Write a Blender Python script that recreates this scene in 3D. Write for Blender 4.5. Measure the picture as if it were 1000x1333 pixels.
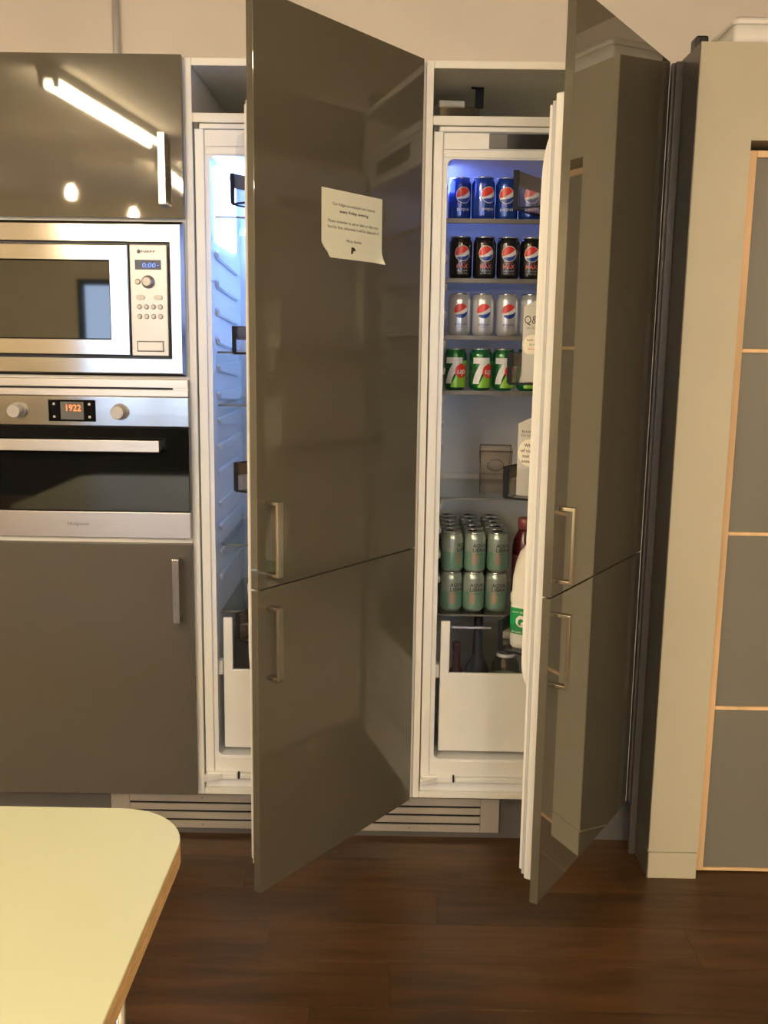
import bpy, bmesh, math, random
from mathutils import Vector, Matrix
random.seed(7)
for o in list(bpy.data.objects): bpy.data.objects.remove(o, do_unlink=True)
SC = bpy.context.scene
COL = SC.collection
PI = math.pi

# ------------------------------------------------------------------ camera
cam_d = bpy.data.cameras.new('camera'); cam = bpy.data.objects.new('camera', cam_d); COL.objects.link(cam)
YAW, PITCH, ROLL, FPX = -0.0071, -0.1717, 0.0142, 1257.6
fw = Vector((math.sin(YAW)*math.cos(PITCH), math.cos(YAW)*math.cos(PITCH), math.sin(PITCH)))
rt = Vector((math.cos(YAW), -math.sin(YAW), 0)); up = rt.cross(fw)
rt2 = rt*math.cos(ROLL)+up*math.sin(ROLL); up2 = up*math.cos(ROLL)-rt*math.sin(ROLL)
cam.matrix_world = Matrix(((rt2.x, up2.x, -fw.x, 0.5283), (rt2.y, up2.y, -fw.y, -2.5304), (rt2.z, up2.z, -fw.z, 1.3993), (0, 0, 0, 1)))
cam_d.sensor_fit = 'VERTICAL'; cam_d.sensor_height = 36.0; cam_d.lens = 36.0*FPX/1333.0
cam_d.clip_start = 0.02
SC.camera = cam

# ------------------------------------------------------------------ world and exposure
W = bpy.data.worlds.new('world'); SC.world = W; W.use_nodes = True
bg = W.node_tree.nodes['Background']; bg.inputs[0].default_value = (0.58, 0.74, 1.0, 1); bg.inputs[1].default_value = 8.0
vs = SC.view_settings
vs.view_transform = 'Standard'; vs.look = 'None'; vs.gamma = 1.0; vs.use_curve_mapping = False; vs.exposure = 0.03
TUBE_E = 150.0        # ceiling fluorescent tubes
TUBE_C = (1.0, 0.83, 0.55)
BULB_E = 420.0
LED1_E, LED2_E = 46.0, 11.0

# ------------------------------------------------------------------ materials
MATS = {}
def mat(name, col, rough=0.5, metal=0.0, spec=0.5, noise=0.0, nscale=8.0, bump=0.0, bscale=60.0, emit=None, estr=0.0,
        aniso=0.0, stretch=(1, 1, 1), coat=0.0, trans=0.0):
    m = bpy.data.materials.new(name); m.use_nodes = True; nt = m.node_tree; b = nt.nodes['Principled BSDF']
    b.inputs['Base Color'].default_value = (*col, 1); b.inputs['Roughness'].default_value = rough
    b.inputs['Metallic'].default_value = metal; b.inputs['Specular IOR Level'].default_value = spec
    b.inputs['Coat Weight'].default_value = coat; b.inputs['Coat Roughness'].default_value = 0.03
    b.inputs['Transmission Weight'].default_value = trans
    tc = nt.nodes.new('ShaderNodeTexCoord'); mp = nt.nodes.new('ShaderNodeMapping'); mp.inputs['Scale'].default_value = stretch
    nt.links.new(tc.outputs['Object'], mp.inputs['Vector'])
    nz = nt.nodes.new('ShaderNodeTexNoise'); nz.inputs['Scale'].default_value = nscale; nz.inputs['Detail'].default_value = 4
    nt.links.new(mp.outputs[0], nz.inputs['Vector'])
    rp = nt.nodes.new('ShaderNodeValToRGB')
    k = noise if noise else 0.02
    rp.color_ramp.elements[0].position = 0.3; rp.color_ramp.elements[1].position = 0.7
    rp.color_ramp.elements[0].color = (*[c*(1-k) for c in col], 1); rp.color_ramp.elements[1].color = (*[min(1, c*(1+k)) for c in col], 1)
    nt.links.new(nz.outputs['Fac'], rp.inputs[0]); nt.links.new(rp.outputs[0], b.inputs['Base Color'])
    if bump:
        n2 = nt.nodes.new('ShaderNodeTexNoise'); n2.inputs['Scale'].default_value = bscale; n2.inputs['Detail'].default_value = 3
        nt.links.new(mp.outputs[0], n2.inputs['Vector'])
        bp = nt.nodes.new('ShaderNodeBump'); bp.inputs['Strength'].default_value = bump; bp.inputs['Distance'].default_value = 0.01
        nt.links.new(n2.outputs['Fac'], bp.inputs['Height']); nt.links.new(bp.outputs[0], b.inputs['Normal'])
    if aniso:
        b.inputs['Anisotropic'].default_value = aniso
        cx = nt.nodes.new('ShaderNodeCombineXYZ'); cx.inputs[2].default_value = 1.0
        nt.links.new(cx.outputs[0], b.inputs['Tangent'])
    if emit:
        b.inputs['Emission Color'].default_value = (*emit, 1); b.inputs['Emission Strength'].default_value = estr
    MATS[name] = m; return m
def clear_mat(name, tint, gloss=0.12, rough=0.05):
    m = bpy.data.materials.new(name); m.use_nodes = True; nt = m.node_tree
    for n in list(nt.nodes): nt.nodes.remove(n)
    out = nt.nodes.new('ShaderNodeOutputMaterial'); tr = nt.nodes.new('ShaderNodeBsdfTransparent'); gl = nt.nodes.new('ShaderNodeBsdfGlossy')
    tr.inputs[0].default_value = (*tint, 1); gl.inputs['Roughness'].default_value = rough; gl.inputs['Color'].default_value = (1, 1, 1, 1)
    fr = nt.nodes.new('ShaderNodeLayerWeight'); fr.inputs[0].default_value = 0.12
    ma = nt.nodes.new('ShaderNodeMath'); ma.operation = 'MULTIPLY_ADD'; ma.inputs[1].default_value = 0.55; ma.inputs[2].default_value = gloss*0.1
    mx = nt.nodes.new('ShaderNodeMixShader')
    nt.links.new(fr.outputs['Facing'], ma.inputs[0]); nt.links.new(ma.outputs[0], mx.inputs[0])
    nt.links.new(tr.outputs[0], mx.inputs[1]); nt.links.new(gl.outputs[0], mx.inputs[2]); nt.links.new(mx.outputs[0], out.inputs[0])
    MATS[name] = m; return m

mat('wall_paint', (0.76, 0.70, 0.61), 0.75, noise=0.04, nscale=3, bump=0.03, bscale=40)
mat('ceiling_paint', (0.70, 0.62, 0.50), 0.8)
mat('room_wall', (0.72, 0.63, 0.47), 0.8, noise=0.06)
mat('door_gloss', (0.098, 0.088, 0.064), 0.02, coat=0.6, spec=0.5, noise=0.03, nscale=2.5)
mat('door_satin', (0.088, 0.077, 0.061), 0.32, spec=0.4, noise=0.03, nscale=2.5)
mat('plinth_grey', (0.10, 0.092, 0.082), 0.4)
mat('carcass', (0.84, 0.82, 0.74), 0.4, noise=0.02)
mat('fridge_white', (0.86, 0.85, 0.80), 0.28)
mat('liner_white', (0.82, 0.82, 0.82), 0.3)
mat('gasket', (0.52, 0.51, 0.49), 0.5)
mat('steel', (0.47, 0.455, 0.435), 0.15, metal=1.0, aniso=0.85, noise=0.03, nscale=5, bump=0.02, bscale=7, stretch=(1, 1, 3))
mat('steel_brushed', (0.48, 0.45, 0.42), 0.33, metal=1.0, aniso=0.6, noise=0.04, nscale=20, stretch=(1, 1, 40))
mat('handle_steel', (0.50, 0.46, 0.40), 0.25, metal=1.0, noise=0.04, nscale=30, stretch=(30, 30, 1))
mat('knob_steel', (0.40, 0.37, 0.33), 0.4, metal=0.6)
mat('panel_silver', (0.55, 0.52, 0.49), 0.38, metal=0.6)
mat('grille_metal', (0.56, 0.50, 0.41), 0.38, metal=0.55, noise=0.04)
mat('black', (0.008, 0.008, 0.008), 0.35)
mat('black_glass', (0.006, 0.006, 0.006), 0.04, spec=0.6)
mat('mw_glass', (0.010, 0.012, 0.009), 0.03, spec=0.9)
mat('dark_gap', (0.005, 0.004, 0.004), 0.8)
mat('trim_grey', (0.16, 0.15, 0.14), 0.4)
mat('bin_dark', (0.012, 0.013, 0.018), 0.5, spec=0.12)
mat('taupe', (0.455, 0.42, 0.31), 0.55, noise=0.03, nscale=2, bump=0.03, bscale=70)
mat('panel_grey', (0.155, 0.148, 0.120), 0.5, noise=0.04, nscale=3)
mat('pine', (0.74, 0.50, 0.27), 0.5, noise=0.18, nscale=14, stretch=(1, 1, 0.15))
mat('table_laminate', (0.585, 0.615, 0.42), 0.35, noise=0.01)
mat('table_edge', (0.52, 0.34, 0.16), 0.5, noise=0.25, nscale=30, stretch=(1, 1, 8))
mat('chrome', (0.75, 0.73, 0.68), 0.15, metal=1.0)
mat('white_plastic', (0.80, 0.78, 0.73), 0.35)
mat('paper', (0.80, 0.82, 0.68), 0.7)
mat('ink', (0.05, 0.05, 0.05), 0.7)
mat('ink_grey', (0.10, 0.10, 0.10), 0.6)
mat('print_white', (0.80, 0.80, 0.80), 0.4)
mat('can_lid', (0.72, 0.72, 0.72), 0.25, metal=1.0)
mat('can_blue', (0.006, 0.045, 0.30), 0.22, coat=1.0, metal=0.35)
mat('can_black', (0.010, 0.008, 0.009), 0.22, coat=1.0, metal=0.3)
mat('can_silver', (0.62, 0.63, 0.66), 0.28, coat=1.0, metal=0.5)
mat('can_green', (0.004, 0.13, 0.035), 0.22, coat=1.0, metal=0.35)
mat('can_aqua', (0.40, 0.47, 0.40), 0.28, coat=1.0, metal=0.5, noise=0.15, nscale=25)
mat('aqua_low', (0.24, 0.42, 0.31), 0.28, metal=0.5)
mat('copper', (0.42, 0.33, 0.24), 0.35, metal=0.4)
mat('lime', (0.30, 0.60, 0.06), 0.3, metal=0.2)
mat('red_print', (0.75, 0.045, 0.03), 0.3)
mat('pink_print', (0.70, 0.16, 0.13), 0.35)
mat('blue_print', (0.01, 0.05, 0.33), 0.3)
mat('carton_grey', (0.56, 0.54, 0.49), 0.5, noise=0.03)
mat('carton_cream', (0.85, 0.80, 0.66), 0.5)
mat('milk', (0.86, 0.84, 0.74), 0.35)
mat('milk_green', (0.01, 0.30, 0.08), 0.4)
mat('wine', (0.012, 0.010, 0.010), 0.3, spec=0.2)
mat('wine_red', (0.09, 0.010, 0.014), 0.25)
mat('berry', (0.30, 0.075, 0.085), 0.35)
mat('orange_print', (0.75, 0.36, 0.16), 0.4)
mat('brick_grey', (0.55, 0.55, 0.53), 0.5, metal=0.4)
clear_mat('clear', (0.95, 0.955, 0.96), 0.08)
clear_mat('clear_tub', (0.945, 0.93, 0.915), 0.30)
clear_mat('shelf_glass', (0.86, 0.90, 0.89), 0.10)
clear_mat('clear_bottle', (0.84, 0.86, 0.82), 0.9)
clear_mat('clear_edge', (0.72, 0.68, 0.64), 0.8)
clear_mat('window_glass', (0.95, 0.97, 1.0), 0.05)
mat('tube_emit', (1, 1, 1), 0.5, emit=TUBE_C, estr=TUBE_E)
mat('bulb_emit', (1, 1, 1), 0.5, emit=(1.0, 0.72, 0.42), estr=BULB_E)
mat('led_one', (1, 1, 1), 0.5, emit=(0.22, 0.40, 1.0), estr=LED1_E)
mat('led_two', (1, 1, 1), 0.5, emit=(0.20, 0.28, 1.0), estr=LED2_E)
mat('lcd_blue', (0.05, 0.1, 0.4), 0.5, emit=(0.10, 0.22, 1.0), estr=2.2)
mat('lcd_orange', (0.4, 0.1, 0.02), 0.5, emit=(1.0, 0.17, 0.03), estr=2.4)
mat('lcd_back', (0.012, 0.014, 0.05), 0.25)

def wood_floor():
    m = bpy.data.materials.new('floor_wood'); m.use_nodes = True; nt = m.node_tree; b = nt.nodes['Principled BSDF']
    tc = nt.nodes.new('ShaderNodeTexCoord'); oi = nt.nodes.new('ShaderNodeObjectInfo')
    ad = nt.nodes.new('ShaderNodeVectorMath'); ad.operation = 'ADD'
    sc = nt.nodes.new('ShaderNodeVectorMath'); sc.operation = 'SCALE'; sc.inputs[0].default_value = (13, 7, 3)
    nt.links.new(oi.outputs['Random'], sc.inputs['Scale']); nt.links.new(tc.outputs['Object'], ad.inputs[0]); nt.links.new(sc.outputs[0], ad.inputs[1])
    mp = nt.nodes.new('ShaderNodeMapping'); mp.inputs['Scale'].default_value = (1.2, 11, 1); nt.links.new(ad.outputs[0], mp.inputs[0])
    nz = nt.nodes.new('ShaderNodeTexNoise'); nz.inputs['Scale'].default_value = 2.2; nz.inputs['Detail'].default_value = 8; nz.inputs['Roughness'].default_value = 0.62; nz.inputs['Distortion'].default_value = 0.6
    nt.links.new(mp.outputs[0], nz.inputs['Vector'])
    rp = nt.nodes.new('ShaderNodeValToRGB'); e = rp.color_ramp.elements
    e[0].position = 0.33; e[0].color = (0.036, 0.0155, 0.0048, 1); e[1].position = 0.70; e[1].color = (0.098, 0.046, 0.0150, 1)
    nt.links.new(nz.outputs['Fac'], rp.inputs[0])
    hs = nt.nodes.new('ShaderNodeHueSaturation'); mr = nt.nodes.new('ShaderNodeMapRange'); mr.inputs['To Min'].default_value = 0.80; mr.inputs['To Max'].default_value = 1.20
    nt.links.new(oi.outputs['Random'], mr.inputs[0]); nt.links.new(mr.outputs[0], hs.inputs['Value']); nt.links.new(rp.outputs[0], hs.inputs['Color'])
    nt.links.new(hs.outputs[0], b.inputs['Base Color'])
    b.inputs['Roughness'].default_value = 0.38; b.inputs['Specular IOR Level'].default_value = 0.4
    bp = nt.nodes.new('ShaderNodeBump'); bp.inputs['Strength'].default_value = 0.03; bp.inputs['Distance'].default_value = 0.004
    nt.links.new(nz.outputs['Fac'], bp.inputs['Height']); nt.links.new(bp.outputs[0], b.inputs['Normal'])
    MATS['floor_wood'] = m
wood_floor()

# ------------------------------------------------------------------ mesh helpers
class MB:
    """collects geometry (world or local coordinates, shifted by -origin) for ONE mesh object"""
    def __init__(s, origin=(0, 0, 0)):
        s.bm = bmesh.new(); s.o = Vector(origin); s.mats = []
    def mi(s, name):
        if name not in s.mats: s.mats.append(name)
        return s.mats.index(name)
    def box(s, x0, x1, y0, y1, z0, z1, bev=0.0, seg=2, m=None, axes=None):
        c = Vector(((x0+x1)/2, (y0+y1)/2, (z0+z1)/2))-s.o
        M = Matrix.Translation(c) @ Matrix.Diagonal((abs(x1-x0), abs(y1-y0), abs(z1-z0), 1))
        before = set(s.bm.faces)
        r = bmesh.ops.create_cube(s.bm, size=1.0, matrix=M)
        if bev > 0:
            ed = list({e for v in r['verts'] for e in v.link_edges})
            if axes:
                ed = [e for e in ed if abs((e.verts[0].co-e.verts[1].co)['xyz'.index(axes)]) > 1e-6]
            bmesh.ops.bevel(s.bm, geom=ed, offset=bev, segments=seg, affect='EDGES', profile=0.5)
        if m is not None:
            k = s.mi(m)
            for f in s.bm.faces:
                if f not in before: f.material_index = k
        return s
    def poly(s, pts, faces, m=None, smooth=False):
        k = s.mi(m) if m else 0
        vv = [s.bm.verts.new(Vector(p)-s.o) for p in pts]
        for f in faces:
            try:
                ff = s.bm.faces.new([vv[i] for i in f]); ff.material_index = k; ff.smooth = smooth
            except ValueError: pass
        return s
    def prism(s, outline, axis, a, b, m=None, smooth=False):
        """extrude a 2D outline along axis x/y/z from a to b"""
        def P(u, w, t): return {'x': (t, u, w), 'y': (u, t, w), 'z': (u, w, t)}[axis]
        n = len(outline)
        pts = [P(u, w, a) for u, w in outline]+[P(u, w, b) for u, w in outline]
        k = s.mi(m) if m else 0
        vv = [s.bm.verts.new(Vector(p)-s.o) for p in pts]
        fs = [s.bm.faces.new(vv[:n][::-1]), s.bm.faces.new(vv[n:])]
        for i in range(n):
            j = (i+1) % n; f = s.bm.faces.new((vv[i], vv[j], vv[n+j], vv[n+i])); f.smooth = smooth; fs.append(f)
        for f in fs: f.material_index = k
        bmesh.ops.recalc_face_normals(s.bm, faces=fs)
        return s
    def lathe(s, prof, c=(0, 0, 0), n=24, axis='z', m=None, smooth=True, close=True):
        k = s.mi(m) if m else 0
        rings = []
        for r, h in prof:
            ring = []
            for i in range(n):
                a = 2*PI*i/n; u, w = r*math.cos(a), r*math.sin(a)
                p = {'z': (u, w, h), 'y': (u, h, w), 'x': (h, u, w)}[axis]
                ring.append(s.bm.verts.new(Vector(c)+Vector(p)-s.o))
            rings.append(ring)
        fs = []
        for a, b in zip(rings, rings[1:]):
            for i in range(n):
                j = (i+1) % n; f = s.bm.faces.new((a[i], a[j], b[j], b[i])); f.smooth = smooth; fs.append(f)
        if close:
            fs.append(s.bm.faces.new(rings[0][::-1])); fs.append(s.bm.faces.new(rings[-1]))
        for f in fs: f.material_index = k
        bmesh.ops.recalc_face_normals(s.bm, faces=fs)
        return s
    def loft(s, sections, m=None, smooth=True):
        """sections: lists of 3D points, same count, closed rings; capped"""
        k = s.mi(m) if m else 0
        rings = [[s.bm.verts.new(Vector(p)-s.o) for p in sec] for sec in sections]; n = len(rings[0]); fs = []
        for a, b in zip(rings, rings[1:]):
            for i in range(n):
                j = (i+1) % n; f = s.bm.faces.new((a[i], a[j], b[j], b[i])); f.smooth = smooth; fs.append(f)
        fs.append(s.bm.faces.new(rings[0][::-1])); fs.append(s.bm.faces.new(rings[-1]))
        for f in fs: f.material_index = k
        bmesh.ops.recalc_face_normals(s.bm, faces=fs)
        return s
    def tube(s, p, q, r, n=12, m=None):
        p, q = Vector(p), Vector(q); d = (q-p).normalized()
        a = d.orthogonal().normalized(); b = d.cross(a)
        return s.loft([[c+(a*math.cos(2*PI*i/n)+b*math.sin(2*PI*i/n))*r for i in range(n)] for c in (p, q)], m)
    def strip(s, lo, hi, x0, x1, n, fn, m):
        """flat print between two curves lo(x)..hi(x), put on a surface by fn(x, y)"""
        k = s.mi(m); prev = None
        for i in range(n+1):
            x = x0+(x1-x0)*i/n; a, b = lo(x), hi(x)
            if b < a: b = a
            cur = (s.bm.verts.new(Vector(fn(x, a))-s.o), s.bm.verts.new(Vector(fn(x, b))-s.o))
            if prev:
                f = s.bm.faces.new((prev[0], cur[0], cur[1], prev[1])); f.material_index = k
            prev = cur
        return s
    def disc(s, cx, cy, r, fn, m, n=20, ry=None):
        ry = ry or r
        h = lambda x: ry*math.sqrt(max(0, 1-((x-cx)/r)**2))
        return s.strip(lambda x: cy-h(x), lambda x: cy+h(x), cx-r, cx+r, n, fn, m)
    def text(s, txt, cx, cy, h, fn, m, width=None, bold=False, shear=0.0):
        """flat lettering: text centred at (cx, cy), cap height h"""
        V, F, w0, h0 = glyphs(txt, bold)
        k = s.mi(m); sy = h/0.69; sx = (width/w0) if width else sy
        vv = [s.bm.verts.new(Vector(fn(cx+(x-w0/2)*sx+shear*y*sy, cy-h/2+y*sy))-s.o) for x, y in V]
        for f in F:
            try: ff = s.bm.faces.new([vv[i] for i in f]); ff.material_index = k
            except ValueError: pass
        return s
    def build(s, name, material=None, parent=None, loc=(0, 0, 0), rotz=0.0, kind=None):
        me = bpy.data.meshes.new(name); s.bm.to_mesh(me); s.bm.free()
        names = s.mats if s.mats else [material]
        if material and s.mats and material != s.mats[0]: pass
        for nm in names: me.materials.append(MATS[nm])
        o = bpy.data.objects.new(name, me); COL.objects.link(o)
        o.location = loc; o.rotation_euler = (0, 0, rotz)
        if parent: o.parent = parent
        if kind: o['kind'] = kind
        return o
_G = {}
def glyphs(txt, bold=False):
    key = (txt, bold)
    if key not in _G:
        cu = bpy.data.curves.new('t', 'FONT'); cu.body = txt; cu.resolution_u = 2; cu.fill_mode = 'FRONT'
        if bold: cu.offset = 0.018
        ob = bpy.data.objects.new('t', cu); COL.objects.link(ob)
        bpy.context.view_layer.update()
        dg = bpy.context.evaluated_depsgraph_get()
        me = bpy.data.meshes.new_from_object(ob.evaluated_get(dg))
        V = [(v.co.x, v.co.y) for v in me.vertices]; F = [tuple(p.vertices) for p in me.polygons]
        x0 = min(v[0] for v in V); x1 = max(v[0] for v in V)
        V = [(x-x0, y) for x, y in V]
        _G[key] = (V, F, x1-x0, max(v[1] for v in V))
        bpy.data.objects.remove(ob); bpy.data.curves.remove(cu); bpy.data.meshes.remove(me)
    return _G[key]
def tag(o, label, cat, group=None):
    o['label'] = label; o['category'] = cat
    if group: o['group'] = group
    return o
def thing(name, label, cat, loc=(0, 0, 0), rotz=0.0, group=None):
    o = bpy.data.objects.new(name, None); COL.objects.link(o); o.empty_display_size = 0.05
    o.location = loc; o.rotation_euler = (0, 0, rotz)
    return tag(o, label, cat, group)
def copy_tree(o, parent=None):
    c = o.copy(); COL.objects.link(c)
    if parent: c.parent = parent
    for ch in o.children: copy_tree(ch, c)
    return c
def struct(o): o['kind'] = 'structure'; return o

# ------------------------------------------------------------------ the room
XL, XR, YB, YF, ZC = -3.6, 3.3, 0.62, -6.2, 2.58
# floor: slab below, loose planks as pieces on top
fl = struct(MB().box(XL, XR, YF, YB, -0.08, -0.004).build('floor', 'floor_wood'))
fl['label'] = 'dark brown wood plank floor'
PW, PL = 0.153, 1.01
plank_meshes = {}
def plank(x0, x1, y0, y1):
    key = (round(x1-x0, 3), round(y1-y0, 3))
    if key not in plank_meshes:
        b = MB().box(0, x1-x0-0.0006, 0, y1-y0-0.0006, -0.0038, 0, bev=0.0002, seg=1)
        o = b.build('plank', 'floor_wood', fl); plank_meshes[key] = o.data
    else:
        o = bpy.data.objects.new('plank', plank_meshes[key]); COL.objects.link(o); o.parent = fl
    o.location = (x0+0.0006, y0+0.0006, 0)
for r in range(-2, 18):
    y1 = -0.216-PW*r; y0 = y1-PW
    off = {1: 0.25}.get(r, random.uniform(0, PL))
    k0 = math.floor((-1.7-off)/PL); x = off+k0*PL
    while x < 2.6:
        plank(x, x+PL, y0, y1); x += PL
struct(MB().box(XL, XR, YF, YB, ZC, ZC+0.1).build('ceiling', 'ceiling_paint'))['label'] = 'pale painted ceiling'
struct(MB().box(XL-0.1, XR+0.1, YB, YB+0.1, 0, ZC+0.1).build('wall_back', 'wall_paint'))['label'] = 'cream painted wall above the tall cabinets'
struct(MB().box(XR, XR+0.1, YF, YB, 0, ZC+0.1).build('wall_right', 'wall_paint'))
struct(MB().box(XL-0.1, XL, YF, YB, 0, ZC+0.1).build('wall_left', 'room_wall'))
# wall behind the viewer with two windows
wins = [(-2.27, -0.9), (0.4, 1.8)]
ZW0, ZW1 = 0.95, 1.93
b = MB(); xs = [XL]+[x for w in wins for x in w]+[XR]
b.box(XL, XR, YF-0.1, YF, 0, ZW0); b.box(XL, XR, YF-0.1, YF, ZW1, ZC+0.1)
for i in range(0, len(xs), 2): b.box(xs[i], xs[i+1], YF-0.1, YF, ZW0, ZW1)
struct(b.build('wall_front', 'room_wall'))
struct(MB().box(XL+0.001, XR-0.001, YF+0.0005, YF+0.03, 0.0, ZW0-0.02, bev=0.004).build('added_dado', 'bin_dark'))['label'] = 'dark panelling added on the unseen lower wall to darken the oven glass reflection'  # invented dado, put in so the oven glass mirrors something dark
for i, (x0, x1) in enumerate(wins):
    w = bpy.data.objects.new('window_%d' % (i+1), None); COL.objects.link(w); w.location = ((x0+x1)/2, YF-0.05, ZW0); struct(w)
    og = w.location
    f = MB(og)
    for (a, c, d, e) in ((x0, x1, ZW0, ZW0+0.05), (x0, x1, ZW1-0.05, ZW1), (x0, x0+0.05, ZW0+0.05, ZW1-0.05), (x1-0.05, x1, ZW0+0.05, ZW1-0.05), ((x0+x1)/2-0.025, (x0+x1)/2+0.025, ZW0+0.05, ZW1-0.05)):
        f.box(a, c, YF-0.08, YF-0.02, d, e)
    f.build('window_frame', 'bin_dark', w)
    for a, c in ((x0+0.05, (x0+x1)/2-0.025), ((x0+x1)/2+0.025, x1-0.05)):
        MB(og).box(a, c, YF-0.054, YF-0.048, ZW0+0.05, ZW1-0.05).build('pane', 'window_glass', w)

# conduit on the wall
t = thing('conduit_pipe', 'grey metal conduit running up the cream wall above the microwave cabinet', 'pipe', (-0.33, YB-0.012, 1.9))
MB(t.location).tube((-0.33, YB-0.0125, 1.9), (-0.33, YB-0.0125, ZC-0.001), 0.0105).build('tube', 'brick_grey', t)
MB(t.location).box(-0.348, -0.312, YB-0.024, YB-0.0005, 2.20, 2.215, bev=0.002).build('clip', 'brick_grey', t)

# ------------------------------------------------------------------ ceiling lights
def ceiling_light(x, y, lab):
    t = thing('ceiling_light', lab, 'light', (x, y, ZC), 0.106 if x == -0.935 else 0, 'twin tube ceiling lights')
    MB().box(-0.045, 0.045, -0.70, 0.70, -0.05, -0.0005, bev=0.006).build('housing', 'white_plastic', t)
    for s in (-1, 1):
        MB().tube((s*0.034, -0.665, -0.066), (s*0.034, 0.665, -0.066), 0.013, 10).build('tube', 'tube_emit', t)
        for e in (-1, 1):
            MB().box(s*0.034-0.012, s*0.034+0.012, e*0.675-0.010, e*0.675+0.010, -0.085, -0.05, bev=0.003).build('lamp_holder', 'white_plastic', t)
LBL = 'white ceiling batten with two tubes, added out of view to light the cabinets'
for x, y in [(-0.935, -2.68), (1.15, -4.2), (-1.03, -4.9), (1.15, -5.5), (2.7, -4.6), (-2.8, -4.5)]:  # first one shows in the cupboard door; the rest are added to brighten the fronts
    ceiling_light(x, y, LBL if x != -0.935 else 'white ceiling batten with two glowing tubes, reflected in the top cupboard door')
for x, y in [(-1.345, -3.3), (-1.235, -4.25), (1.7, -3.3), (1.6, -4.25)]:  # left pair is mirrored in the door; right pair is added for frontal light
    t = thing('pendant_lamp', 'bare glowing pendant bulb mirrored in the glossy top cupboard door' if x < 0 else 'bare pendant bulb added out of view for more frontal light on the cupboards', 'lamp', (x, y, ZC), 0, 'pendant bulbs in the mirror image' if x < 0 else 'added unseen pendant bulbs')
    MB().lathe([(0.05, -0.025), (0.05, -0.0005)], n=20).build('ceiling_rose', 'white_plastic', t)
    MB().tube((0, 0, -0.255), (0, 0, -0.025), 0.003, 8).build('flex', 'black', t)
    MB().lathe([(0.018, -0.30), (0.02, -0.255)], n=16).build('lamp_holder', 'black', t)
    MB().lathe([(0.004, -0.385), (0.022, -0.375), (0.031, -0.352), (0.028, -0.33), (0.015, -0.30)], n=16).build('bulb', 'bulb_emit', t)

# ------------------------------------------------------------------ shared cabinet bits
ZB, ZM, ZT = 0.15, 0.867, 2.089
def handle(parent, cx, z0, z1, base=(0, 0, 0)):
    """flat steel D handle standing off a door whose front is local y = 0"""
    b = MB()
    b.box(cx-0.009, cx+0.009, -0.036, -0.029, z0, z1, bev=0.0012)
    for z in (z0, z1-0.008): b.box(cx-0.009, cx+0.009, -0.031, 0.0, z, z+0.008, bev=0.001)
    return b.build('handle', 'handle_steel', parent)

# oven cabinet ------------------------------------------------------
t = thing('oven_cabinet', 'tall grey built-in cabinet housing the microwave and the oven', 'cabinet', (-0.3, 0.0, 0.15))
og = t.location
for x0, x1 in ((-0.6, -0.582), (-0.018, 0.0)):
    MB(og).box(x0, x1, 0, 0.58, ZB, ZT, bev=0.001, seg=1).build('side_panel', 'carcass', t)
MB(og).box(-0.582, -0.018, 0, 0.58, ZT-0.018, ZT).build('top_panel', 'carcass', t)
MB(og).box(-0.582, -0.018, 0, 0.58, ZB, ZB+0.018).build('bottom_panel', 'carcass', t)
MB(og).box(-0.582, -0.018, 0.57, 0.58, ZB+0.018, ZT-0.018).build('back_panel', 'carcass', t)
for z in (1.6975, 1.3005, 0.8745):
    MB(og).box(-0.582, -0.018, 0.0, 0.56, z-0.009, z+0.009).build('shelf', 'carcass', t)
d = MB().box(0, 0.596, -0.0, 0.0195, 0, 2.091-1.7035, bev=0.0012).build('door', 'door_gloss', t, Vector((-0.598, -0.02, 1.7035))-og)
handle(d, 0.596-0.046, 1.733-1.7035, 1.903-1.7035)
d = MB().box(0, 0.598, -0.0, 0.0195, 0, 0.868-0.156, bev=0.0012).build('door', 'door_satin', t, Vector((-0.597, -0.02, 0.156))-og)
d['label'] = 'satin grey lower door'
handle(d, 0.598-0.038, 0.66-0.156, 0.834-0.156)

# microwave ---------------------------------------------------------
t = thing('microwave', 'built-in stainless steel microwave with dark window and button panel', 'microwave', (-0.3, 0.0, 1.3095))
og = t.location
MB(og).box(-0.575, -0.025, 0.0015, 0.36, 1.311, 1.686).build('casing', 'trim_grey', t)
# bevelled outer trim frame: four mitred bars
FX0, FX1, FZ0, FZ1 = -0.598, -0.005, 1.3105, 1.6955
IX0, IX1, IZ0, IZ1 = -0.562, -0.038, 1.354, 1.646
b = MB(og)
yo, yi, ybk = -0.016, -0.026, 0.001
def ring(x0, x1, z0, z1, y): return [(x0, y, z0), (x1, y, z0), (x1, y, z1), (x0, y, z1)]
P = ring(FX0, FX1, FZ0, FZ1, ybk)+ring(FX0, FX1, FZ0, FZ1, yo)+ring(FX0+0.008, FX1-0.008, FZ0+0.008, FZ1-0.008, yi)+ring(IX0, IX1, IZ0, IZ1, yi)+ring(IX0, IX1, IZ0, IZ1, ybk)
F = []
for k in range(4):
    for i in range(4):
        j = (i+1) % 4; F.append((k*4+i, k*4+j, k*4+4+j, k*4+4+i))
b.poly(P, F, 'steel'); bmesh.ops.recalc_face_normals(b.bm, faces=b.bm.faces)
b.build('trim_frame', 'steel', t)
MB(og).box(IX0+0.0005, IX1-0.0005, -0.012, 0.0012, IZ0+0.0005, IZ1-0.0005).build('recess', 'black', t)
WX0, WX1, WZ0, WZ1 = -0.535, -0.192, 1.401, 1.600
d = MB(og); dz0, dz1, dx0, dx1 = 1.3615, 1.6385, -0.556, -0.1440
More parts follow.
